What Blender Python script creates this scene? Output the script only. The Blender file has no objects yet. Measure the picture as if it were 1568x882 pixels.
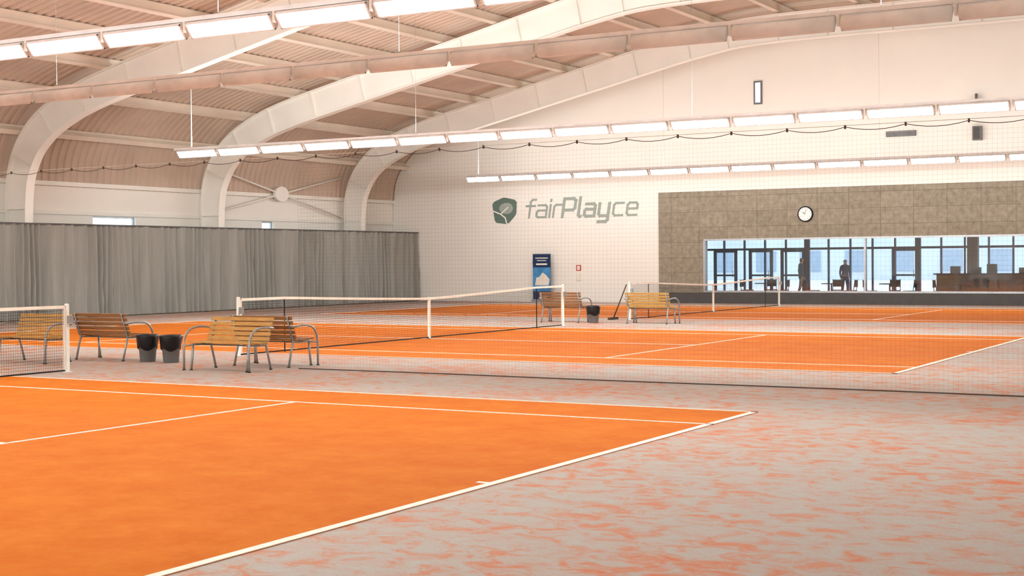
import bpy, math, random
from mathutils import Vector, Matrix
random.seed(7)
scene = bpy.context.scene

# ------------------------------------------------------------ helpers
def lin(c):
    return tuple(((v/255.0)/12.92 if v/255.0 <= 0.04045 else ((v/255.0+0.055)/1.055)**2.4) for v in c)

def new_mat(name):
    m = bpy.data.materials.new(name); m.use_nodes = True
    nt = m.node_tree
    return m, nt, nt.nodes["Principled BSDF"]

def mat(name, rgb, rough=0.6, metal=0.0, var=0.08, scale=4.0, stretch=(1,1,1), bump=0.0, spec=0.3):
    m, nt, b = new_mat(name)
    c = lin(rgb)
    tc = nt.nodes.new("ShaderNodeTexCoord"); mp = nt.nodes.new("ShaderNodeMapping")
    mp.inputs["Scale"].default_value = stretch
    nz = nt.nodes.new("ShaderNodeTexNoise"); nz.inputs["Scale"].default_value = scale
    nz.inputs["Detail"].default_value = 4
    rp = nt.nodes.new("ShaderNodeValToRGB")
    rp.color_ramp.elements[0].position = 0.3; rp.color_ramp.elements[1].position = 0.7
    rp.color_ramp.elements[0].color = (*[v*(1-var) for v in c], 1)
    rp.color_ramp.elements[1].color = (*[min(1, v*(1+var)) for v in c], 1)
    nt.links.new(tc.outputs["Object"], mp.inputs[0]); nt.links.new(mp.outputs[0], nz.inputs["Vector"])
    nt.links.new(nz.outputs["Fac"], rp.inputs[0]); nt.links.new(rp.outputs[0], b.inputs["Base Color"])
    b.inputs["Roughness"].default_value = rough; b.inputs["Metallic"].default_value = metal
    b.inputs["Specular IOR Level"].default_value = spec
    if bump:
        bp = nt.nodes.new("ShaderNodeBump"); bp.inputs["Strength"].default_value = bump
        bp.inputs["Distance"].default_value = 0.02
        nt.links.new(nz.outputs["Fac"], bp.inputs["Height"]); nt.links.new(bp.outputs[0], b.inputs["Normal"])
    return m

def emit(name, col, s):
    m, nt, b = new_mat(name)
    b.inputs["Base Color"].default_value = (0.9, 0.9, 0.9, 1)
    b.inputs["Emission Color"].default_value = (*col, 1)
    b.inputs["Emission Strength"].default_value = s
    return m

def glass(name, tint=(0.93, 0.96, 1.0), refl=0.07):
    m, nt, b = new_mat(name); nt.nodes.remove(b)
    out = nt.nodes["Material Output"]
    t = nt.nodes.new("ShaderNodeBsdfTransparent"); t.inputs[0].default_value = (*tint, 1)
    g = nt.nodes.new("ShaderNodeBsdfGlossy"); g.inputs["Roughness"].default_value = 0.03
    mx = nt.nodes.new("ShaderNodeMixShader"); mx.inputs[0].default_value = refl
    nt.links.new(t.outputs[0], mx.inputs[1]); nt.links.new(g.outputs[0], mx.inputs[2])
    nt.links.new(mx.outputs[0], out.inputs[0])
    return m

def net_mat(name, rgb, axis, cell, w):
    m, nt, b = new_mat(name)
    out = nt.nodes["Material Output"]
    b.inputs["Base Color"].default_value = (*lin(rgb), 1); b.inputs["Roughness"].default_value = 0.9
    tc = nt.nodes.new("ShaderNodeTexCoord"); sp = nt.nodes.new("ShaderNodeSeparateXYZ")
    nt.links.new(tc.outputs["Object"], sp.inputs[0])
    res = []
    for ax in (axis, "Z"):
        d = nt.nodes.new("ShaderNodeMath"); d.operation = "MULTIPLY"; d.inputs[1].default_value = 1.0/cell
        f = nt.nodes.new("ShaderNodeMath"); f.operation = "FRACT"
        l = nt.nodes.new("ShaderNodeMath"); l.operation = "LESS_THAN"; l.inputs[1].default_value = w/cell
        nt.links.new(sp.outputs[ax], d.inputs[0]); nt.links.new(d.outputs[0], f.inputs[0]); nt.links.new(f.outputs[0], l.inputs[0])
        res.append(l)
    mxx = nt.nodes.new("ShaderNodeMath"); mxx.operation = "MAXIMUM"
    nt.links.new(res[0].outputs[0], mxx.inputs[0]); nt.links.new(res[1].outputs[0], mxx.inputs[1])
    t = nt.nodes.new("ShaderNodeBsdfTransparent")
    mx = nt.nodes.new("ShaderNodeMixShader")
    nt.links.new(mxx.outputs[0], mx.inputs[0]); nt.links.new(t.outputs[0], mx.inputs[1]); nt.links.new(b.outputs[0], mx.inputs[2])
    nt.links.new(mx.outputs[0], out.inputs[0])
    return m

class B:
    def __init__(s): s.v=[]; s.f=[]; s.m=[]; s.mats=[]; s.sm=[]
    def mi(s, m):
        if m not in s.mats: s.mats.append(m)
        return s.mats.index(m)
    def add(s, vs, fs, m, smooth=False):
        o=len(s.v); s.v += [tuple(v) for v in vs]; k=s.mi(m)
        for f in fs: s.f.append(tuple(i+o for i in f)); s.m.append(k); s.sm.append(smooth)
    def box(s, x0,x1,y0,y1,z0,z1, m):
        vs=[(x,y,z) for x in (x0,x1) for y in (y0,y1) for z in (z0,z1)]
        s.add(vs, [(0,1,3,2),(4,6,7,5),(0,4,5,1),(2,3,7,6),(0,2,6,4),(1,5,7,3)], m)
    def obox(s, c, ax, ay, az, m):
        c=Vector(c); ax=Vector(ax); ay=Vector(ay); az=Vector(az)
        vs=[c+ax*i+ay*j+az*k for i in(-.5,.5) for j in(-.5,.5) for k in(-.5,.5)]
        s.add(vs, [(0,1,3,2),(4,6,7,5),(0,4,5,1),(2,3,7,6),(0,2,6,4),(1,5,7,3)], m)
    def tube(s, pts, r, m, n=8, closed=False):
        pts=[Vector(p) for p in pts]; vs=[]; N=len(pts)
        for i,p in enumerate(pts):
            if closed: t=(pts[(i+1)%N]-pts[i-1])
            else: t=(pts[min(i+1,N-1)]-pts[max(i-1,0)])
            t.normalize()
            up=Vector((0,0,1)) if abs(t.z)<0.95 else Vector((1,0,0))
            a=t.cross(up).normalized(); b=t.cross(a).normalized()
            rr=r[i] if isinstance(r,(list,tuple)) else r
            for k in range(n):
                an=2*math.pi*k/n; vs.append(p+a*math.cos(an)*rr+b*math.sin(an)*rr)
        fs=[]
        for i in range(N if closed else N-1):
            j=(i+1)%N
            for k in range(n):
                k2=(k+1)%n; fs.append((i*n+k,i*n+k2,j*n+k2,j*n+k))
        if not closed:
            fs.append(tuple(range(n))[::-1]); fs.append(tuple((N-1)*n+k for k in range(n)))
        s.add(vs,fs,m,True)
    def lathe(s, c, prof, m, n=24):
        vs=[]
        for r,z in prof:
            for k in range(n):
                a=2*math.pi*k/n; vs.append((c[0]+r*math.cos(a),c[1]+r*math.sin(a),c[2]+z))
        fs=[]
        for i in range(len(prof)-1):
            for k in range(n):
                k2=(k+1)%n; fs.append((i*n+k,i*n+k2,(i+1)*n+k2,(i+1)*n+k))
        s.add(vs,fs,m,True)
    def prism_y(s, poly, y0, y1, m):   # poly in (x,z)
        n=len(poly)
        vs=[(p[0],y0,p[1]) for p in poly]+[(p[0],y1,p[1]) for p in poly]
        fs=[tuple(range(n)), tuple(range(2*n-1,n-1,-1))]
        for i in range(n):
            j=(i+1)%n; fs.append((i,i+n,j+n,j))
        s.add(vs,fs,m)
    def obj(s, name, bevel=0):
        me=bpy.data.meshes.new(name); me.from_pydata(s.v,[],s.f)
        for m in s.mats: me.materials.append(m)
        for p,k,sm in zip(me.polygons,s.m,s.sm): p.material_index=k; p.use_smooth=sm
        me.update()
        o=bpy.data.objects.new(name,me); scene.collection.objects.link(o)
        if bevel:
            md=o.modifiers.new("bevel","BEVEL"); md.width=bevel; md.segments=2; md.limit_method='ANGLE'
        return o

# ------------------------------------------------------------ materials
M_white_wall = mat("painted_wall_cream",(245,241,232),0.8,var=0.02,scale=0.6)
M_frame = mat("painted_steel_cream",(242,239,230),0.5,var=0.03,scale=1.0)
M_purlin = mat("purlin_paint",(228,216,200),0.6,var=0.04,scale=1.0)
M_deck = mat("roof_deck_beige",(200,180,162),0.7,var=0.10,scale=0.5)
M_black = mat("black_cord",(22,22,24),0.8)
M_rope = mat("dark_rope",(84,72,64),0.8)
M_tape = mat("white_net_tape",(236,230,216),0.7)
M_post = mat("net_post_paint",(215,212,200),0.4)
M_steel = mat("galvanised_tube",(160,165,165),0.35,metal=0.6)
M_wood = mat("bench_wood",(198,154,86),0.5,var=0.18,scale=6,stretch=(1,8,8))
M_wood_shade = mat("bench_wood_shaded",(150,106,66),0.5,var=0.18,scale=6,stretch=(1,8,8))  # same bench wood, shade on the away-facing benches put into the colour
M_bin = mat("bin_grey_plastic",(112,114,114),0.45)
M_binlid = mat("bin_black_bag",(22,23,26),0.35,bump=0.3,scale=20)
M_lamp = emit("lit_tube_panel",(0.96,0.99,1.0),70)
M_house = mat("lamp_housing_white",(246,246,246),0.35)
M_logo = mat("logo_grey_green",(160,170,162),0.7,var=0.03)
M_logo_d = mat("logo_dark_green",(100,122,112),0.7,var=0.03)
M_alu = mat("aluminium_frame",(180,184,186),0.35,metal=0.5)
M_dark = mat("dark_grey_paint",(84,82,80),0.6)
M_bluef = mat("facade_blue_grey",(56,78,102),0.5)
M_glass = glass("interior_glass",(0.96,0.98,1.0),0.12)
M_glass2 = glass("facade_glass",(0.92,0.97,1.0),0.04)
M_concrete = mat("lobby_floor_grey",(165,165,165),0.4)
M_green = mat("sign_green",(30,120,70),0.5)
M_red = mat("sign_red",(200,50,40),0.5)

# floor surround: grey carpet dusted with orange sand
def floor_mat():
    m, nt, b = new_mat("sand_dusted_carpet")
    L=nt.links
    tc=nt.nodes.new("ShaderNodeTexCoord")
    mp=nt.nodes.new("ShaderNodeMapping"); mp.inputs["Rotation"].default_value=(0,0,math.radians(20)); mp.inputs["Scale"].default_value=(1.0,1.25,1)
    n1=nt.nodes.new("ShaderNodeTexNoise"); n1.inputs["Scale"].default_value=4.2; n1.inputs["Detail"].default_value=8; n1.inputs["Roughness"].default_value=0.66; n1.inputs["Distortion"].default_value=0.8
    n2=nt.nodes.new("ShaderNodeTexNoise"); n2.inputs["Scale"].default_value=0.5; n2.inputs["Detail"].default_value=2
    n3=nt.nodes.new("ShaderNodeTexNoise"); n3.inputs["Scale"].default_value=45; n3.inputs["Detail"].default_value=3
    L.new(tc.outputs["Object"],mp.inputs[0]); L.new(mp.outputs[0],n1.inputs["Vector"]); L.new(tc.outputs["Object"],n2.inputs["Vector"]); L.new(tc.outputs["Object"],n3.inputs["Vector"])
    a=nt.nodes.new("ShaderNodeMath"); a.operation="MULTIPLY_ADD"; a.inputs[1].default_value=0.35; L.new(n2.outputs["Fac"],a.inputs[0]); L.new(n1.outputs["Fac"],a.inputs[2])
    rp=nt.nodes.new("ShaderNodeValToRGB"); e=rp.color_ramp.elements
    e[0].position=0.54; e[0].color=(*lin((176,171,163)),1)
    e[1].position=0.90; e[1].color=(*lin((200,112,74)),1)
    x=e.new(0.68); x.color=(*lin((180,162,150)),1)
    x=e.new(0.77); x.color=(*lin((192,138,112)),1)
    L.new(a.outputs[0],rp.inputs[0])
    mx=nt.nodes.new("ShaderNodeMix"); mx.data_type='RGBA'; mx.blend_type='MULTIPLY'; mx.inputs[0].default_value=0.25
    L.new(rp.outputs[0],mx.inputs[6]); L.new(n3.outputs["Fac"],mx.inputs[7])
    L.new(mx.outputs[2],b.inputs["Base Color"])
    b.inputs["Roughness"].default_value=0.9; b.inputs["Specular IOR Level"].default_value=0.15
    return m
def court_mat():
    m, nt, b = new_mat("orange_court_sand"); L=nt.links
    tc=nt.nodes.new("ShaderNodeTexCoord")
    n1=nt.nodes.new("ShaderNodeTexNoise"); n1.inputs["Scale"].default_value=1.6; n1.inputs["Detail"].default_value=10; n1.inputs["Roughness"].default_value=0.8
    rp=nt.nodes.new("ShaderNodeValToRGB"); e=rp.color_ramp.elements
    e[0].position=0.32; e[0].color=(*lin((182,90,16)),1)
    e[1].position=0.70; e[1].color=(*lin((196,114,34)),1)
    L.new(tc.outputs["Object"],n1.inputs["Vector"]); L.new(n1.outputs["Fac"],rp.inputs[0]); L.new(rp.outputs[0],b.inputs["Base Color"])
    b.inputs["Roughness"].default_value=0.9; b.inputs["Specular IOR Level"].default_value=0.06
    return m
def clad_mat():
    m, nt, b = new_mat("wood_wool_cladding"); L=nt.links
    tc=nt.nodes.new("ShaderNodeTexCoord"); sp=nt.nodes.new("ShaderNodeSeparateXYZ"); cb=nt.nodes.new("ShaderNodeCombineXYZ")
    L.new(tc.outputs["Object"],sp.inputs[0]); L.new(sp.outputs["X"],cb.inputs["X"]); L.new(sp.outputs["Z"],cb.inputs["Y"])
    br=nt.nodes.new("ShaderNodeTexBrick"); br.inputs["Scale"].default_value=1.0
    br.inputs["Brick Width"].default_value=1.2; br.inputs["Row Height"].default_value=0.6; br.inputs["Mortar Size"].default_value=0.010
    br.offset=0.0
    br.inputs["Color1"].default_value=(*lin((152,144,128)),1); br.inputs["Color2"].default_value=(*lin((162,154,138)),1); br.inputs["Mortar"].default_value=(*lin((128,120,106)),1)
    L.new(cb.outputs[0],br.inputs["Vector"])
    mp=nt.nodes.new("ShaderNodeMapping"); mp.inputs["Scale"].default_value=(2.2,1.6,1); L.new(cb.outputs[0],mp.inputs[0])
    n=nt.nodes.new("ShaderNodeTexNoise"); n.inputs["Scale"].default_value=2.6; n.inputs["Detail"].default_value=8; n.inputs["Roughness"].default_value=0.72; L.new(mp.outputs[0],n.inputs["Vector"])
    rp=nt.nodes.new("ShaderNodeValToRGB"); rp.color_ramp.elements[0].position=0.34; rp.color_ramp.elements[0].color=(.68,.66,.62,1); rp.color_ramp.elements[1].position=0.66; rp.color_ramp.elements[1].color=(1.1,1.09,1.05,1)
    L.new(n.outputs["Fac"],rp.inputs[0])
    mx=nt.nodes.new("ShaderNodeMix"); mx.data_type='RGBA'; mx.blend_type='MULTIPLY'; mx.inputs[0].default_value=1
    L.new(br.outputs["Color"],mx.inputs[6]); L.new(rp.outputs[0],mx.inputs[7]); L.new(mx.outputs[2],b.inputs["Base Color"])
    b.inputs["Roughness"].default_value=0.9
    return m
M_floor=floor_mat(); M_court=court_mat(); M_clad=clad_mat()
M_curtain=mat("curtain_grey",(154,153,146),0.85,var=0.12,scale=1.2,stretch=(1,4,0.3))
M_line=mat("line_white",(232,216,200),0.8,var=0.10,scale=12)

# ------------------------------------------------------------ layout constants
XL=-36.3; XR=3.0; YN=-3.0; YB=52.5
NET=-17.45; BASE=-5.56
courts=[4.22, 21.13, 38.04]     # near doubles sideline y

# floor
b=B(); b.box(XL-0.3,XR+0.3,YN-0.3,YB+0.3,-0.2,0.0,M_floor); b.obj("floor")
for i,y0 in enumerate(courts):
    W=10.97 if i else 11.55
    yf=y0+10.97; y0=yf-W
    xa,xb=BASE,2*NET-BASE
    b=B(); b.box(xb,xa,y0,yf,0.0005,0.004,M_court)
    z0,z1=0.0041,0.0085
    def ln(x0,x1,ya,yb): b.box(x0,x1,ya,yb,z0,z1,M_line)
    w=0.05
    ln(xb,xa,y0,y0+w); ln(xb,xa,yf-w,yf)
    ln(xb,xa,y0+1.372-w,y0+1.372); ln(xb,xa,yf-1.372,yf-1.372+w)
    ln(xa-0.08,xa,y0,yf); ln(xb,xb+0.08,y0,yf)
    yc=(y0+yf)/2
    for sx in (NET+6.40,NET-6.40): ln(sx-w/2,sx+w/2,y0+1.372,yf-1.372)
    ln(NET-6.4,NET+6.4,yc-w/2,yc+w/2)
    ln(xa-0.18,xa-0.08,yc-.025,yc+.025); ln(xb+0.08,xb+0.18,yc-.025,yc+.025)
    b.obj("tennis_court")

# ------------------------------------------------------------ profiles
def catmull(P, n=6):
    out=[]
    P=[Vector(p) for p in P]
    for i in range(len(P)-1):
        p0=P[max(i-1,0)];p1=P[i];p2=P[i+1];p3=P[min(i+2,len(P)-1)]
        for k in range(n):
            t=k/n
            out.append(0.5*((2*p1)+(p2-p0)*t+(2*p0-5*p1+4*p2-p3)*t*t+(3*p1-p0-3*p2+p3)*t**3))
    out.append(P[-1]); return out
frame_prof=catmull([(-35.6,0),(-35.6,2.2),(-35.6,4.0),(-35.35,4.95),(-34.75,5.75),(-33.7,6.4),(-32,6.98),(-28.1,7.85),(-24,8.75),(-19.8,9.65),(-17.0,9.92),(-10,9.95),(2.9,9.95)],6)
skin_prof=catmull([(-36.25,4.3),(-36.1,5.3),(-35.5,6.2),(-34.3,7.05),(-32.3,7.72),(-28.3,8.65),(-24.2,9.55),(-20,10.45),(-17.0,10.78),(-10,10.8),(3.1,10.8)],6)

# side wall with ribbon windows
b=B()
b.box(XL-0.25,XL,YN,YB+0.25,0,2.5,M_white_wall); b.box(XL-0.25,XL,YN,YB+0.25,3.36,4.5,M_white_wall)
wins=[(34.7,36.7),(43.5,44.2)]
ys=[YN]+[v for w in wins for v in w]+[YB+0.25]
for i in range(0,len(ys),2): b.box(XL-0.25,XL,ys[i],ys[i+1],2.5,3.36,M_white_wall)
b.obj("wall_left")
b=B(); b.box(XL,XL+0.06,YN,YB,3.38,3.5,M_frame); b.box(XL,XL+0.1,YN,YB,4.32,4.46,M_frame); b.obj("trim_1")
for (a,c) in wins:
    b=B(); x0=XL-0.15
    b.box(x0,x0+0.06,a,c,2.5,2.56,M_alu); b.box(x0,x0+0.06,a,c,3.3,3.36,M_alu)
    b.box(x0,x0+0.06,a,a+0.05,2.56,3.3,M_alu); b.box(x0,x0+0.06,c-0.05,c,2.56,3.3,M_alu)
    b.box(x0+0.02,x0+0.03,a+0.05,c-0.05,2.56,3.3,M_glass2)
    b.obj("window_%d"%(1+wins.index((a,c))))

# right and near walls
b=B(); b.box(XR,XR+0.25,YN,YB+0.25,0,10.8,M_white_wall); b.obj("wall_right")
top=[(p.x,p.y) for p in skin_prof]
b=B(); b.prism_y([(XL,0),(XR,0)]+[(min(x,XR),z) for x,z in reversed(top)],YN-0.25,YN,M_white_wall); b.obj("wall_near")

# back wall with window opening
WX0,WX1,WZ0,WZ1=-21.4,-2.2,0.45,2.52
b=B()
b.box(XL,WX0,YB,YB+0.3,0,WZ1,M_white_wall); b.box(WX1,XR,YB,YB+0.3,0,WZ1,M_white_wall); b.box(WX0,WX1,YB,YB+0.3,0,WZ0,M_white_wall)
b.prism_y([(XL,WZ1),(XR,WZ1)]+[(min(x,XR),z) for x,z in reversed(top)],YB,YB+0.3,M_white_wall)
b.obj("wall_back")
CX=-23.35
b=B(); y0,y1=YB-0.06,YB-0.001
b.box(CX,WX0,y0,y1,0.42,4.42,M_clad); b.box(WX0,WX1,y0,y1,WZ1,4.42,M_clad); b.box(WX1,XR,y0,y1,0.42,4.42,M_clad)
b.obj("wall_cladding")
b=B(); b.box(CX,XR,YB-0.08,YB-0.001,0,0.42,M_dark); b.obj("baseboard_back")
# interior window frame
b=B(); y0,y1=YB-0.09,YB+0.12
b.box(WX0,WX1,y0,y1,WZ0-0.02,WZ0+0.05,M_alu); b.box(WX0,WX1,y0,y1,WZ1-0.06,WZ1+0.01,M_alu)
x=WX0
while x<WX1+0.1:
    b.box(x-0.035,x+0.035,y0+0.02,y1-0.02,WZ0+0.05,WZ1-0.06,M_alu); x+=(WX1-WX0)/3
b.box(WX0+0.03,WX1-0.03,YB+0.0,YB+0.012,WZ0+0.05,WZ1-0.06,M_glass)
b.obj("window_3")

# ------------------------------------------------------------ roof
P=skin_prof; N=len(P)
norm=[]
for i in range(N):
    t=(P[min(i+1,N-1)]-P[max(i-1,0)]).normalized(); norm.append(Vector((-t.y,t.x)))
vs=[];ysr=[]
y=YN-0.2
while y<YB+0.2:
    for o,d in ((0,0),(0.11,0),(0.15,0.045),(0.26,0.045)): ysr.append((y+o,d))
    y+=0.30
for (yy,d) in ysr:
    for i in range(N):
        q=P[i]+norm[i]*d; vs.append((q.x,yy,q.y))
fs=[(j*N+i,j*N+i+1,(j+1)*N+i+1,(j+1)*N+i) for j in range(len(ysr)-1) for i in range(N-1)]
b=B(); b.add(vs,fs,M_deck)
# purlins
acc=0
for i in range(1,N):
    acc+=(P[i]-P[i-1]).length
    if acc>1.85:
        acc=0
        c=P[i]-norm[i]*0.16
        t=Vector((norm[i].y,-norm[i].x))
        for (wd,hh,off) in ((0.08,0.26,0),(0.18,0.03,-0.13),(0.18,0.03,0.13)):
            cc=c+norm[i]*off
            b.obox((cc.x,(YN+YB)/2,cc.y),(t.x*wd,0,t.y*wd),(0,YB-YN-0.02,0),(norm[i].x*hh,0,norm[i].y*hh),M_purlin)
b.obj("ceiling")

# ------------------------------------------------------------ portal frames
def frame(y):
    b=B(); P=frame_prof; N=len(P)
    nr=[];dep=[]
    for i in range(N):
        t=(P[min(i+1,N-1)]-P[max(i-1,0)]).normalized(); nr.append(Vector((-t.y,t.x)))
        z=P[i].y
        dep.append(0.6+0.35*min(1,z/5.0) if P[i].x<-34 else 0.95)
    def strip(off0,off1,w):
        vs=[]
        for i in range(N):
            for (yy) in (y-w/2,y+w/2):
                for o in (off0(dep[i]),off1(dep[i])):
                    q=P[i]+nr[i]*o; vs.append((q.x,yy,q.y))
        fs=[]
        for i in range(N-1):
            a=i*4;c=a+4
            fs+=[(a,a+1,c+1,c),(a+2,c+2,c+3,a+3),(a,c,c+2,a+2),(a+1,a+3,c+3,c+1)]
        fs+=[(0,2,3,1),((N-1)*4,(N-1)*4+1,(N-1)*4+3,(N-1)*4+2)]
        b.add(vs,fs,M_frame)
    strip(lambda d:-d/2,lambda d:d/2,0.12)
    strip(lambda d:-d/2-0.02,lambda d:-d/2+0.02,0.32)
    strip(lambda d:d/2-0.02,lambda d:d/2+0.02,0.32)
    acc=0
    for i in range(1,N):
        acc+=(P[i]-P[i-1]).length
        if acc>1.5:
            acc=0; t=Vector((nr[i].y,-nr[i].x)); dd=dep[i]-0.04
            b.obox((P[i].x,y,P[i].y),(t.x*0.03,0,t.y*0.03),(0,0.28,0),(nr[i].x*dd,0,nr[i].y*dd),M_frame)
    b.box(-36.0,-35.1,y-0.3,y+0.3,0,0.03,M_frame)
    b.obj("portal_frame")
for y in (4.3,13.2,22.1,31.0,39.9,48.7): frame(y)

# bracing in last bay
b=B()
p=[(-36.05,40.4,3.6),(-36.05,48.4,5.3)]; q=[(-36.05,40.4,5.3),(-36.05,48.4,3.6)]
b.tube(p,0.035,M_frame); b.tube(q,0.035,M_frame)
vs=[(-36.12+dx,44.4+math.cos(2*math.pi*k/20)*0.42,4.45+math.sin(2*math.pi*k/20)*0.3) for dx in(0,0.12) for k in range(20)]
b.add(vs,[tuple(range(20))[::-1],tuple(range(20,40))]+[(k,(k+1)%20,20+(k+1)%20,20+k) for k in range(20)],M_frame)
b.obj("cross_bracing")

# ------------------------------------------------------------ light rows
def light_row(y, face, up=450, n=16, back=0):
    b=B(); z=5.05; p=1.63; x0=-30.5
    tilt=math.radians(38)
    f=Vector((0,face*math.cos(tilt),-math.sin(tilt)))
    u=Vector((0,face*math.sin(tilt),math.cos(tilt)))
    c0=Vector((0,y,z))
    R=0.125
    for i in range(n):
        xa=x0+i*p+0.05; xb=x0+(i+1)*p-0.05
        prof=[]
        for k in range(9):
            a=math.pi*(k/8)-math.pi/2
            prof.append(u*math.sin(a)*R - f*math.cos(a)*R*0.95)
        vs=[]
        for x in (xa,xb):
            for q in prof: vs.append((x,(c0+q).y,(c0+q).z))
        fs=[(k,k+1,k+10,k+9) for k in range(8)]+[tuple(range(9))[::-1],tuple(range(9,18))]
        b.add(vs,fs,M_house,True)
        cc=c0+f*0.004; xm=(xa+xb)/2; L=xb-xa
        b.obox((xm,cc.y,cc.z),(L-0.06,0,0),u*(2*R-0.04),f*0.006,M_lamp)
        for sgn in (-1,1):
            e=c0+u*sgn*(R-0.01)+f*0.012
            b.obox((xm,e.y,e.z),(L,0,0),u*0.02,f*0.03,M_house)
        for xe in (xa+0.015,xb-0.015):
            e=c0+f*0.012
            b.obox((xe,e.y,e.z),(0.03,0,0),u*(2*R),f*0.03,M_house)
        b.obox((xb+0.05,y,z+0.05),(0.04,0,0),(0,0.10,0),(0,0,0.16),M_frame)
    xe=x0+n*p
    b.box(x0-0.1,XR-0.02,y-0.03,y+0.03,z+0.13,z+0.19,M_house)
    x=x0+0.6
    while x<xe+0.1:
        zr=5.2
        for i in range(N-1):
            if skin_prof[i].x<=x<=skin_prof[i+1].x:
                t=(x-skin_prof[i].x)/(skin_prof[i+1].x-skin_prof[i].x); zr=skin_prof[i].y*(1-t)+skin_prof[i+1].y*t
        b.tube([(x,y,z+0.16),(x,y,zr-0.02)],0.012 if x<x0+1 else 0.003,M_house if x<x0+1 else M_steel,6); x+=5*p
    o=b.obj("ceiling_light_row")
    # added area lights, no tubes modelled; the upward one brightens the roof
    def area(name,e,loc,rot):
        ld=bpy.data.lights.new(name,"AREA"); ld.shape='RECTANGLE'; ld.size=n*p; ld.size_y=0.12; ld.energy=e; ld.color=(0.96,0.99,1.0)
        lo=bpy.data.objects.new(name,ld); scene.collection.objects.link(lo); lo.parent=o
        lo.location=loc; lo.rotation_euler=rot
    area("added_uplight",up,(x0+n*p/2,y,z+0.22),(math.pi,0,0))
    if back:   # added fill light behind the row, brightens the back wall
        area("added_rear_fill",back,(x0+n*p/2,y-face*0.16,z-0.05),(math.radians(-face*62),0,0))
light_row(4.2,1,450,16); light_row(15.4,-1,500,18); light_row(19.9,1,500,18); light_row(32.6,-1,550,16,1000); light_row(49.35,-1,200,16,250)

# ------------------------------------------------------------ curtain
b=B(); n=2200; vs=[]; y0,y1=8.0,52.35; zs=[0.03,0.5,1.2,2.0,2.6,2.93,2.99]
ph=0
for i in range(n+1):
    y=y0+(y1-y0)*i/n
    ph+= (0.085+0.035*math.sin(y*1.7)+0.03*math.sin(y*4.3+1))*2*math.pi/ (0.70)*((y1-y0)/n)/0.085
    a=0.12+0.035*math.sin(y*2.3)
    for k,z in enumerate(zs):
        g=1.0-0.30*(z/3.0)
        s_=math.sin(ph+0.25*math.sin(z*1.3+y))
        x=-34.85+a*g*(1-2*abs(s_)**0.7)*0.9+0.03*math.sin(ph*0.37+z)
        if 37.35<y<37.6: x+=0.08
        vs.append((x,y,z))
K=len(zs)
fs=[(i*K+k,(i+1)*K+k,(i+1)*K+k+1,i*K+k+1) for i in range(n) for k in range(K-1)]
b.add(vs,fs,M_curtain,True)
b.box(-34.87,-34.83,y0,y1,2.98,3.03,M_dark)
b.obj("curtain")

# ------------------------------------------------------------ divider net
M_div=net_mat("divider_mesh",(96,84,76),"X",0.06,0.0010)
def divider(y,ztop,M,x0=-34.3,x1=2.8,xm=-14.4):
    b=B()
    n=60
    vs=[]
    for i in range(n+1):
        x=xm+(x1-xm)*i/n
        for z in (0.015,ztop*0.5,ztop-0.04): vs.append((x,y+0.03*math.sin(x*0.9+z),z))
    fs=[(i*3+k,(i+1)*3+k,(i+1)*3+k+1,i*3+k+1) for i in range(n) for k in range(2)]
    b.add(vs,fs,M)
    b.tube([(xm+(x1-xm)*i/n, y+0.03*math.sin((xm+(x1-xm)*i/n)*0.9), 0.02) for i in range(n+1)],0.010,M_rope,6)
    b.tube([(x0-1.2,y,ztop+0.04),(x1+0.2,y,ztop+0.04)],0.004,M_post,6)
    pitch=0.78; x=x0; pts=[]
    while x<x1-pitch:
        for k in range(6):
            t=k/6; pts.append((x+pitch*t,y,ztop+0.02-0.05*4*t*(1-t)))
        b.obox((x,y,ztop+0.02),(0.022,0,0),(0,0.022,0),(0,0,0.05),M_rope)
        x+=pitch
    b.tube(pts,0.005,M_rope,5)
    b.obj("divider_net")
divider(18.14,3.40,M_div)

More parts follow.
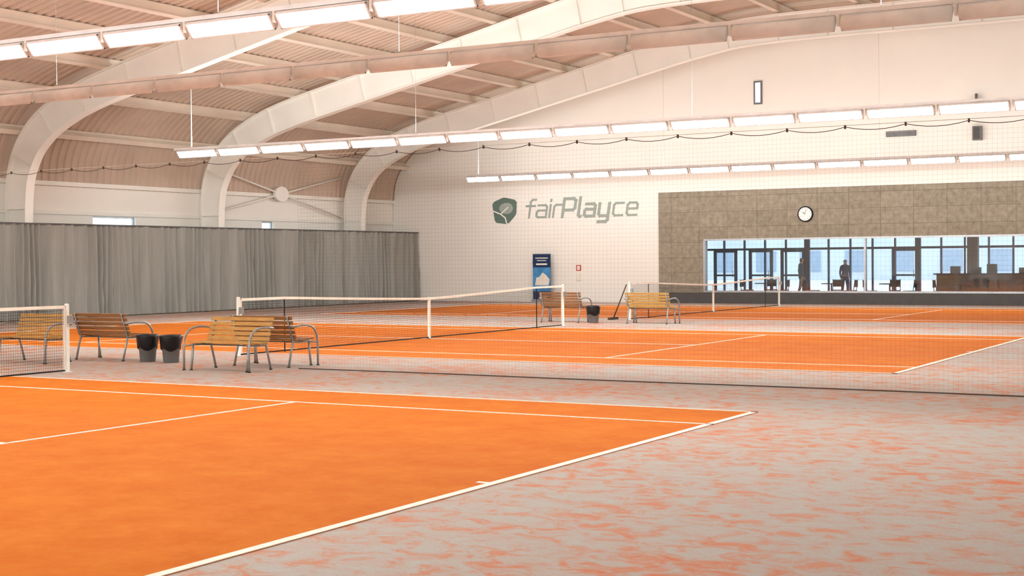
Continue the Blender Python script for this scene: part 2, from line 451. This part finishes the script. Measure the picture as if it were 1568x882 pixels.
# ------------------------------------------------------------ tennis nets
M_net=net_mat("tennis_net_mesh",(40,36,36),"Y",0.045,0.0038)
def tennis_net(yc):
    b=B(); h=6.40; n=40; x=NET
    ya,yb=yc-h,yc+h
    def top(y): return 0.914+0.150*min(1.0,abs(y-yc)/5.03)**1.2
    vs=[]
    ylist=[ya+0.06+(2*h-0.12)*i/n for i in range(n+1)]
    for y in ylist: vs+= [(x,y,0.03),(x,y,top(y))]
    b.add(vs,[(2*i,2*i+2,2*i+3,2*i+1) for i in range(n)],M_net)
    vs=[]
    for y in ylist: vs+= [(x+0.012,y+0.02,top(y)-0.30),(x+0.012,y+0.02,top(y))]
    b.add(vs,[(2*i,2*i+2,2*i+3,2*i+1) for i in range(n)],M_net)
    vs=[]
    for y in ylist:
        t=top(y); vs+=[(x-0.018,y,t-0.040),(x-0.018,y,t+0.008),(x+0.022,y,t+0.008),(x+0.022,y,t-0.040)]
    fs=[]
    for i in range(n):
        a=4*i;c=a+4
        fs+=[(a,a+1,c+1,c),(a+1,a+2,c+2,c+1),(a+2,a+3,c+3,c+2)]
    b.add(vs,fs,M_tape)
    b.tube([(x,y,0.035) for y in ylist],0.012,M_black,6)
    b.box(x-0.022,x+0.026,yc-0.03,yc+0.03,0.0095,0.93,M_tape); b.box(x-0.05,x+0.05,yc-0.05,yc+0.05,0.009,0.02,M_steel)
    for sgn,yy in ((1,ya),(-1,yb)):
        b.lathe((x,yy,0),[(0.0,1.10),(0.025,1.10),(0.035,1.085),(0.035,0.02),(0.08,0.015),(0.08,0.0),(0,0)],M_post,16)
        b.tube([(x,yy,1.06),(x,yy+sgn*0.1,1.055)],0.012,M_steel,6)
        b.box(x-0.012,x+0.016,yy+sgn*0.06-0.02,yy+sgn*0.06+0.02,0.05,1.05,M_tape)
        b.obox((x+0.07,yy,0.85),(0.07,0,0),(0,0.06,0),(0,0,0.12),M_steel)
        ys=yy+sgn*1.37
        b.tube([(x-0.03,ys,0.009),(x-0.03,ys,1.07)],0.012,M_black,8)
    b.obj("tennis_net")
for y0 in courts: tennis_net(y0+5.485)

# ------------------------------------------------------------ benches
def bench(cx,cy,face,wood):
    b=B(); L=1.36
    def Pt(x,d,z): return (cx+x, cy+face*d, z)
    for i in range(6):
        d=0.06+i*0.078; z=0.435+0.012*abs(i-2)*0.6
        c=Pt(0,d,z); b.obox(c,(L-0.06,0,0),(0,0.060,0),(0,0,0.024),wood)
    for i in range(5):
        z=0.50+i*0.078; d=0.015-0.028*i
        c=Pt(0,d,z); ay=Vector((0,-face*0.30,1)).normalized()
        nrm=Vector((0,1,face*0.30)).normalized()
        b.obox(c,(L-0.06,0,0),nrm*0.022,ay*0.060,wood)
    for sx in (-1,1):
        x=sx*(L/2-0.10)
        b.tube([Pt(x,-0.10,0.0),Pt(x,-0.04,0.22),Pt(x,0.02,0.41),Pt(x,-0.02,0.50),Pt(x,-0.13,0.84)],0.019,M_steel,10)
        b.tube([Pt(x,0.0,0.412),Pt(x,0.25,0.405),Pt(x,0.48,0.412)],0.017,M_steel,10)
        b.tube([Pt(x,0.44,0.41),Pt(x,0.46,0.2),Pt(x,0.49,0.0)],0.019,M_steel,10)
        xa=sx*(L/2)
        pts=[Pt(x,-0.07,0.66),Pt(xa,-0.04,0.675),Pt(xa,0.08,0.69),Pt(xa,0.25,0.69),Pt(xa,0.38,0.665),Pt(xa,0.47,0.61),Pt(xa,0.525,0.52),Pt(xa,0.55,0.40),Pt(xa,0.55,0.25),Pt(xa,0.55,0.0)]
        b.tube(pts,0.019,M_steel,10)
        b.tube([Pt(x,0.40,0.408),Pt(xa,0.55,0.39)],0.014,M_steel,8)
        for (xx,dd) in ((x,-0.10),(x,0.49),(xa,0.55)):
            c=Pt(xx,dd,0); b.lathe(c,[(0,0.012),(0.028,0.012),(0.028,0),(0,0)],M_black,12)
    b.tube([Pt(-L/2+0.1,0.22,0.402),Pt(L/2-0.1,0.22,0.402)],0.013,M_steel,8)
    b.obj("slatted_bench")
bench(-15.40,17.84,-1,M_wood); bench(-15.42,18.52,1,M_wood_shade)
bench(-19.95,17.84,-1,M_wood); bench(-19.15,18.52,1,M_wood_shade)
bench(-18.6,35.1,1,M_wood_shade); bench(-15.95,35.1,1,M_wood)

def bin_(cx,cy):
    b=B()
    b.lathe((cx,cy,0),[(0,0),(0.13,0),(0.135,0.01),(0.16,0.36),(0.165,0.36)],M_bin,24)
    prof=[(0.156,0.22),(0.175,0.24),(0.182,0.32),(0.20,0.44),(0.195,0.47),(0.18,0.48),(0.165,0.47),(0.16,0.32),(0.14,0.24),(0,0.22)]
    n=28; vs=[]
    for j,(r,z) in enumerate(prof):
        for k in range(n):
            a=2*math.pi*k/n; rr=r*(1+0.04*math.sin(5*a+j)*(1 if 0<j<6 else 0)); zz=z+(0.025*math.sin(3*a+1) if j<2 else 0)
            vs.append((cx+rr*math.cos(a),cy+rr*math.sin(a),zz))
    b.add(vs,[(j*n+k,j*n+(k+1)%n,(j+1)*n+(k+1)%n,(j+1)*n+k) for j in range(len(prof)-1) for k in range(n)],M_binlid,True)
    b.obj("waste_bin")
bin_(-18.1,18.55); bin_(-17.55,18.55); bin_(-17.6,35.1)

b=B(); M_brown=mat("broom_brown",(80,60,45),0.7)
b.tube([(-18.02,37.25,0.06),(-17.56,37.15,1.02)],0.018,M_brown,8)
b.obox((-18.04,37.25,0.035),(0.08,0,0),(0,0.55,0),(0,0,0.07),M_brown)
b.obj("court_broom")

# ------------------------------------------------------------ wall lettering
SK=[0]
def stroke(b,pts,w,ox,oz,y,m,sh=0.16,dz=0.02):
    pts=[Vector((p[0],p[1])) for p in pts]
    for i in range(len(pts)-1):
        a,c=pts[i],pts[i+1]; t=(c-a).normalized(); n=Vector((-t.y,t.x))*w/2
        a2=a-t*w*0.48; c2=c+t*w*0.48
        poly=[a2+n,a2-n,c2-n,c2+n]
        poly=[(ox+q.x+sh*q.y,oz+q.y) for q in poly]
        SK[0]=(SK[0]+1)%3; e=0.0012*SK[0]
        b.prism_y(poly,y-e,y+dz-e,m)
G={'f':([[(.36,.74),(.20,.74),(.12,.66),(.12,0)],[(-.06,.48),(.34,.48)]],.47),
 'a':([[(.04,.5),(.38,.5),(.46,.42),(.46,0),(.08,0),(0,.06),(0,.22),(.06,.28),(.44,.28)]],.62),
 'i':([[(0,.5),(0,0)],[(0,.66),(0,.72)]],.18),
 'r':([[(0,0),(0,.42),(.08,.5),(.32,.5)]],.44),
 'P':([[(0,0),(0,.74),(.44,.74),(.54,.66),(.54,.36),(.46,.27),(.04,.27)]],.70),
 'l':([[(0,.76),(0,.06),(.06,0),(.10,0)]],.26),
 'y':([[(0,.5),(0,.08),(.07,0),(.42,0)],[(.44,.5),(.44,-.16),(.36,-.24),(.02,-.24)]],.62),
 'c':([[(.42,.5),(.08,.5),(0,.42),(0,.08),(.08,0),(.42,0)]],.58),
 'e':([[(.44,0),(.08,0),(0,.08),(0,.42),(.08,.5),(.36,.5),(.44,.42),(.44,.26),(.04,.26)]],.55)}
b=B(); ox=-29.45
for i,ch in enumerate("fairPlayce"):
    w=0.085 if i<4 else (0.12 if i<8 else 0.09)
    for st in G[ch][0]: stroke(b,st,w,ox,3.56,YB-0.022,M_logo)
    ox+=G[ch][1]*(1.0 if i<4 else 1.06)
ic=[(-.62,.28),(-.52,.40),(-.1,.56),(.02,.56),(.48,.46),(.58,.36),(.56,-.1),(.5,-.22),(.2,-.52),(.06,-.56),(-.42,-.5),(-.5,-.4)]
cx,cz=-30.5,3.87
b.prism_y([(cx+x,cz+z) for x,z in ic],YB-0.022,YB-0.002,M_logo_d)
blade=[(cx+0.10+0.30*math.cos(a*math.pi/12)*(1 if math.cos(a*math.pi/12)>0 else 1.25),cz+0.10+0.24*math.sin(a*math.pi/12)) for a in range(24)]
b.prism_y(blade,YB-0.028,YB-0.023,M_logo)
stroke(b,[(cx-0.62,cz+0.02),(cx-0.2,cz-0.14),(cx+0.02,cz-0.3),(cx+0.1,cz-0.56)],0.05,0,0,YB-0.036,M_white_wall,sh=0)
stroke(b,[(cx-0.2,cz-0.14),(cx+0.16,cz+0.14)],0.04,0,0,YB-0.040,M_white_wall,sh=0)
b.obj("wall_logo_lettering")

# ------------------------------------------------------------ clock
b=B(); M_face=mat("clock_face_white",(245,245,240),0.4,var=0.01)
cx,cz=-17.26,3.42
def disc(b,cx,cz,y0,y1,r,m,n=32):
    b.prism_y([(cx+r*math.cos(2*math.pi*k/n),cz+r*math.sin(2*math.pi*k/n)) for k in range(n)],y0,y1,m)
disc(b,cx,cz,YB-0.13,YB-0.06,0.30,M_black); disc(b,cx,cz,YB-0.138,YB-0.129,0.255,M_face)
for k in range(12):
    a=k*math.pi/6; stroke(b,[(cx+0.20*math.cos(a),cz+0.20*math.sin(a)),(cx+0.225*math.cos(a),cz+0.225*math.sin(a))],0.012,0,0,YB-0.143,M_black,sh=0,dz=0.004)
stroke(b,[(cx,cz),(cx-0.09,cz+0.07)],0.018,0,0,YB-0.145,M_black,sh=0,dz=0.004)
stroke(b,[(cx,cz),(cx+0.04,cz+0.18)],0.012,0,0,YB-0.145,M_black,sh=0,dz=0.004)
b.obj("wall_clock")

# banner stand
M_ban=mat("banner_navy",(24,52,92),0.5,var=0.1); M_ban2=mat("banner_sky_blue",(70,140,195),0.5,var=0.25,scale=5)
b=B(); bx=-28.55; by=YB-0.35
b.box(bx-0.42,bx+0.42,by,by+0.012,0.12,2.02,M_ban); b.box(bx-0.42,bx+0.42,by-0.004,by-0.001,0.45,1.45,M_ban2)
b.prism_y([(bx-0.32,0.7),(bx+0.32,0.7),(bx+0.38,0.95),(bx+0.22,1.12),(bx+0.05,1.24),(bx-0.12,1.05),(bx-0.25,1.02)],by-0.008,by-0.005,M_tape)
for (za,zb,wd) in ((1.82,1.86,.3),(1.72,1.75,.22),(1.55,1.62,.26)): b.box(bx-wd,bx+wd,by-0.004,by-0.001,za,zb,M_tape)
b.box(bx-0.45,bx+0.45,by-0.09,by+0.10,0,0.12,M_alu); b.box(bx-0.43,bx+0.43,by-0.01,by+0.02,2.0,2.03,M_alu)
b.tube([(bx,by+0.03,0.1),(bx,by+0.03,2.01)],0.012,M_alu,8)
b.obj("banner_stand")

b=B(); b.box(-29.15,-28.88,YB-0.04,YB,1.58,1.74,M_green); b.box(-29.08,-28.98,YB-0.045,YB-0.04,1.62,1.70,M_tape); b.obj("exit_sign")
b=B(); b.box(-27.10,-26.88,YB-0.02,YB,1.30,1.54,M_red); b.box(-27.06,-26.92,YB-0.024,YB-0.02,1.33,1.51,M_tape)
b.box(-27.10,-26.88,YB-0.03,YB,0.9,1.22,M_tape); b.obj("fire_sign")
b=B(); x=-19.15; z=8.15
b.box(x-0.17,x+0.17,YB-0.05,YB,z-0.45,z+0.45,M_bin); b.box(x-0.10,x+0.10,YB-0.06,YB-0.05,z-0.38,z+0.38,emit("slit_daylight",(0.8,0.9,1),1.0)); b.obj("window_4")
b=B(); b.box(-14.2,-13.1,YB-0.06,YB,6.18,6.38,M_bin)
for k in range(4): b.obox((-13.65,YB-0.075,6.21+k*0.047),(1.04,0,0),(0,0.03,0.012),(0,-0.003,0.008),M_alu)
b.obj("wall_vent")
b=B(); b.box(-11.05,-10.75,YB-0.3,YB-0.05,5.9,6.4,M_bin); b.box(-11.01,-10.79,YB-0.31,YB-0.3,5.94,6.36,M_dark); b.box(-10.95,-10.85,YB-0.06,YB,6.1,6.2,M_steel); b.obj("loudspeaker")
b=B(); b.box(-11.1,-10.75,YB-0.35,YB,7.15,7.3,M_bin); b.tube([(-10.92,YB-0.25,7.15),(-10.92,YB-0.25,6.95)],0.09,M_dark,12); b.tube([(-10.92,YB-0.25,7.3),(-10.92,YB-0.25,7.55)],0.05,M_bin,12); b.obj("security_camera")

# ------------------------------------------------------------ lobby
LX0,LX1,LY1,LZ=-30,3,61.5,3.1
b=B(); b.box(LX0,LX1,YB+0.3,LY1+0.3,-0.2,0,M_concrete); b.obj("lobby_floor")
b=B(); b.box(LX0,LX1,YB+0.3,LY1+0.3,LZ,LZ+0.2,M_white_wall); b.obj("lobby_ceiling")
b=B(); b.box(LX0-0.2,LX0,YB+0.3,LY1+0.3,0,LZ,M_white_wall); b.obj("wall_lobby_left")
b=B(); b.box(LX1,LX1+0.2,YB+0.3,LY1+0.3,0,LZ,M_white_wall); b.obj("wall_lobby_right")
b=B()
x=LX0; i=0
while x<LX1:
    wide=0.24 if i%5==0 else 0.07
    b.box(x-wide/2,x+wide/2,LY1,LY1+0.12,0,LZ,M_bluef); x+=0.98; i+=1
for (z0,z1) in ((0,0.12),(2.12,2.22),(LZ-0.15,LZ)): b.box(LX0,LX1,LY1+0.01,LY1+0.1,z0,z1,M_bluef)
b.box(LX0,LX1,LY1+0.05,LY1+0.06,0.1,LZ,M_glass2)
b.obj("window_5")
def door(x,n):
    b=B(); y=LY1-0.07
    b.box(x,x+0.14,y,y+0.06,0,2.15,M_bluef); b.box(x+1.0,x+1.14,y,y+0.06,0,2.15,M_bluef); b.box(x,x+1.14,y,y+0.06,2.03,2.17,M_bluef)
    b.box(x+0.14,x+1.0,y,y+0.06,0,0.25,M_bluef); b.box(x+0.14,x+1.0,y,y+0.06,0.95,1.03,M_bluef)
    b.tube([(x+0.95,y-0.05,0.9),(x+0.95,y-0.05,1.2)],0.015,M_steel,8)
    b.obj("door_%d"%n)
door(-24.6,1); door(-22.9,2); door(-21.4,3); door(-16.4,4)
M_part=mat("lobby_partition",(120,108,98),0.7)
b=B(); b.box(-12.9,-12.5,LY1-1.6,LY1-1.2,0,LZ-0.01,M_part); b.box(-9.2,-3,LY1-1.6,LY1-1.45,0,LZ-0.01,M_part)
b.obj("wall_lobby_partition")
b=B(); b.box(-13.5,-9.2,57.2,57.8,0,1.05,M_part); b.box(-13.6,-9.1,57.1,57.9,1.05,1.1,M_dark)
for x in (-13.0,-12.2,-11.6,-10.4): b.box(x,x+0.35,57.35,57.6,1.1,1.1+random.uniform(.2,.45),M_dark)
b.obj("bar_counter")
def table(cx,cy):
    b=B(); b.lathe((cx,cy,0),[(0,0.02),(0.25,0.02),(0.25,0),(0,0)][::-1],M_dark); b.tube([(cx,cy,0.01),(cx,cy,0.73)],0.03,M_dark,10)
    b.lathe((cx,cy,0.72),[(0,0),(0.4,0),(0.4,0.03),(0,0.03)],M_dark); b.obj("cafe_table")
def chair(cx,cy,a):
    b=B()
    R=Matrix.Rotation(a,3,'Z')
    def T(x,y,z):
        v=R@Vector((x,y,z)); return (cx+v.x,cy+v.y,v.z)
    for sx in(-1,1):
        b.tube([T(sx*.2,-.2,0),T(sx*.19,-.18,.45)],0.014,M_dark,8); b.tube([T(sx*.2,.22,0),T(sx*.19,.18,.45),T(sx*.19,.24,.9)],0.014,M_dark,8)
    b.obox(T(0,0,.46),R@Vector((.42,0,0)),R@Vector((0,.42,0)),(0,0,.035),M_dark)
    b.obox(T(0,.23,.74),R@Vector((.40,0,0)),R@Vector((0,.02,0)),(0,0,.28),M_dark)
    b.obj("cafe_chair")
for (tx,ty) in ((-19.9,55.2),(-17.0,54.8),(-14.6,54.4),(-9.6,54.2),(-7.4,54.6),(-11.9,54.2)):
    table(tx,ty)
    chair(tx-0.75,ty,math.pi/2); chair(tx+0.75,ty,-math.pi/2); chair(tx,ty+0.75,0.2)
# people
def person(cx,cy,ang,shirt,pants,hair,s=1.0,step=0.1):
    V=[(0,0,.95),(0,0,1.12),(0,0,1.30),(0,-.01,1.42),(0,-.02,1.50),(0,-.03,1.60),(0,-.03,1.70),
       (.09,0,.88),(.10,-step,.50),(.10,-step*0.6+0.03,.09),(.11,-step*0.6-.12,.04),
       (-.09,0,.88),(-.10,step*.4,.50),(-.10,step+0.05,.09),(-.11,step-.10,.04),
       (.17,0,1.40),(.215,.03,1.12),(.20,-.08,.88),(.195,-.11,.80),
       (-.17,0,1.40),(-.215,.03,1.12),(-.20,-.08,.88),(-.195,-.11,.80)]
    E=[(0,1),(1,2),(2,3),(3,4),(4,5),(5,6),(0,7),(7,8),(8,9),(9,10),(0,11),(11,12),(12,13),(13,14),(3,15),(15,16),(16,17),(17,18),(3,19),(19,20),(20,21),(21,22)]
    Rr=[(.16,.12),(.145,.11),(.17,.12),(.11,.09),(.055,.058),(.08,.095),(.07,.085),(.095,.10),(.065,.068),(.045,.05),(.035,.03),(.095,.10),(.065,.068),(.045,.05),(.035,.03),
        (.06,.06),(.048,.048),(.032,.032),(.035,.020),(.06,.06),(.048,.048),(.032,.032),(.035,.020)]
    me=bpy.data.meshes.new("body"); me.from_pydata(V,E,[]); o=bpy.data.objects.new("tmp_body",me); scene.collection.objects.link(o)
    sk=o.modifiers.new("Skin","SKIN"); sb=o.modifiers.new("S","SUBSURF"); sb.levels=2; sb.render_levels=2
    d=me.skin_vertices[0].data
    for i,r in enumerate(Rr): d[i].radius=r; d[i].use_root=(i==0)
    bpy.context.view_layer.update()
    ev=o.evaluated_get(bpy.context.evaluated_depsgraph_get()); m2=ev.to_mesh()
    vs=[v.co.copy() for v in m2.vertices]; fs=[tuple(p.vertices) for p in m2.polygons]
    ev.to_mesh_clear(); bpy.data.objects.remove(o)
    skin=mat("skin",(205,160,135),0.5); b=B()
    R=Matrix.Rotation(ang,3,'Z')
    W=[ (R@(v*s))+Vector((cx,cy,0)) for v in vs]
    zmin=min(w.z for w in W)
    W=[w-Vector((0,0,zmin)) for w in W]
    b.v=[tuple(w) for w in W]
    for f in fs:
        c=sum((vs[i] for i in f),Vector())/len(f)
        if c.z>1.66 or (c.z>1.54 and c.y>0.0): m=hair
        elif c.z>1.46: m=skin
        elif abs(c.x)>0.155 and c.z<0.9: m=skin
        elif c.z>0.93 : m=shirt
        elif c.z<0.11: m=M_black
        else: m=pants
        b.f.append(f); b.m.append(b.mi(m)); b.sm.append(True)
    def T(x,y,z): return (R@(Vector((x,y,z))*s))+Vector((cx,cy,-zmin))
    for sx in (-1,1):
        for k,l in enumerate((.06,.072,.068,.052)):
            yy=-.13+0.02*k
            b.tube([T(sx*.195,yy,.79),T(sx*.192,yy-.006,.79-l*.5),T(sx*.18,yy-.008,.79-l)],[.009*s,.008*s,.006*s],skin,6)
        b.tube([T(sx*.185,-.13,.84),T(sx*.17,-.165,.80),T(sx*.168,-.17,.775)],[.011*s,.009*s,.007*s],skin,6)
        b.lathe(T(sx*.03,-.115,1.635),[(0,-.01),(.012,0),(0,.01)],M_black,8)
        b.tube([T(sx*.078,-.02,1.60),T(sx*.085,-.01,1.64)],.013*s,skin,6)
    b.tube([T(0,-.11,1.64),T(0,-.135,1.595),T(0,-.11,1.585)],[.008,.014,.010],skin,6)
    b.tube([T(-.025,-.108,1.555),T(.025,-.108,1.555)],.006,M_red,6)
    b.obj("person")
navy=mat("navy_cloth",(62,74,98),0.8); greyc=mat("grey_cloth",(96,104,116),0.8); hairm=mat("brown_hair",(70,52,40),0.7); jeans=mat("jeans",(70,86,114),0.8)
try:
    person(-18.2,60.6,0.6,navy,jeans,hairm,1.0,0.08)
    person(-20.1,60.4,2.2,greyc,navy,hairm,1.05,0.16)
except Exception as e:
    print("person failed",e)

b=B(); b.box(-120,90,LY1+0.31,190,-0.3,-0.1,mat("paving_light",(225,228,230),0.8,scale=0.3)); b.obj("outdoor_ground")
b=B(); Mb=mat("far_facade",(215,222,228),0.8,scale=0.2); Mw=mat("far_windows",(160,178,196),0.3)
b.box(-70,30,120,132,-0.1,3.4,Mb)
for k in range(24): b.box(-68+k*4,-66.2+k*4,119.9,120,0.6,2.4,Mw)
b.obj("distant_building")

# ------------------------------------------------------------ world
w=bpy.data.worlds.new("World"); scene.world=w; w.use_nodes=True
bg=w.node_tree.nodes["Background"]; bg.inputs[0].default_value=(0.86,0.94,1.0,1); bg.inputs[1].default_value=2.0

# ------------------------------------------------------------ camera
cam=bpy.data.cameras.new("camera"); co=bpy.data.objects.new("camera",cam); scene.collection.objects.link(co)
cam.lens=50; cam.sensor_width=36; cam.clip_end=500
Mx=Matrix.Translation((0,0,1.72))@Matrix.Rotation(math.radians(29.9),4,'Z')@Matrix.Rotation(math.radians(90-1.08),4,'X')@Matrix.Rotation(-0.008,4,'Z')
co.matrix_world=Mx
scene.camera=co
scene.view_settings.view_transform='Standard'
scene.view_settings.look='None'
scene.view_settings.exposure=0.22
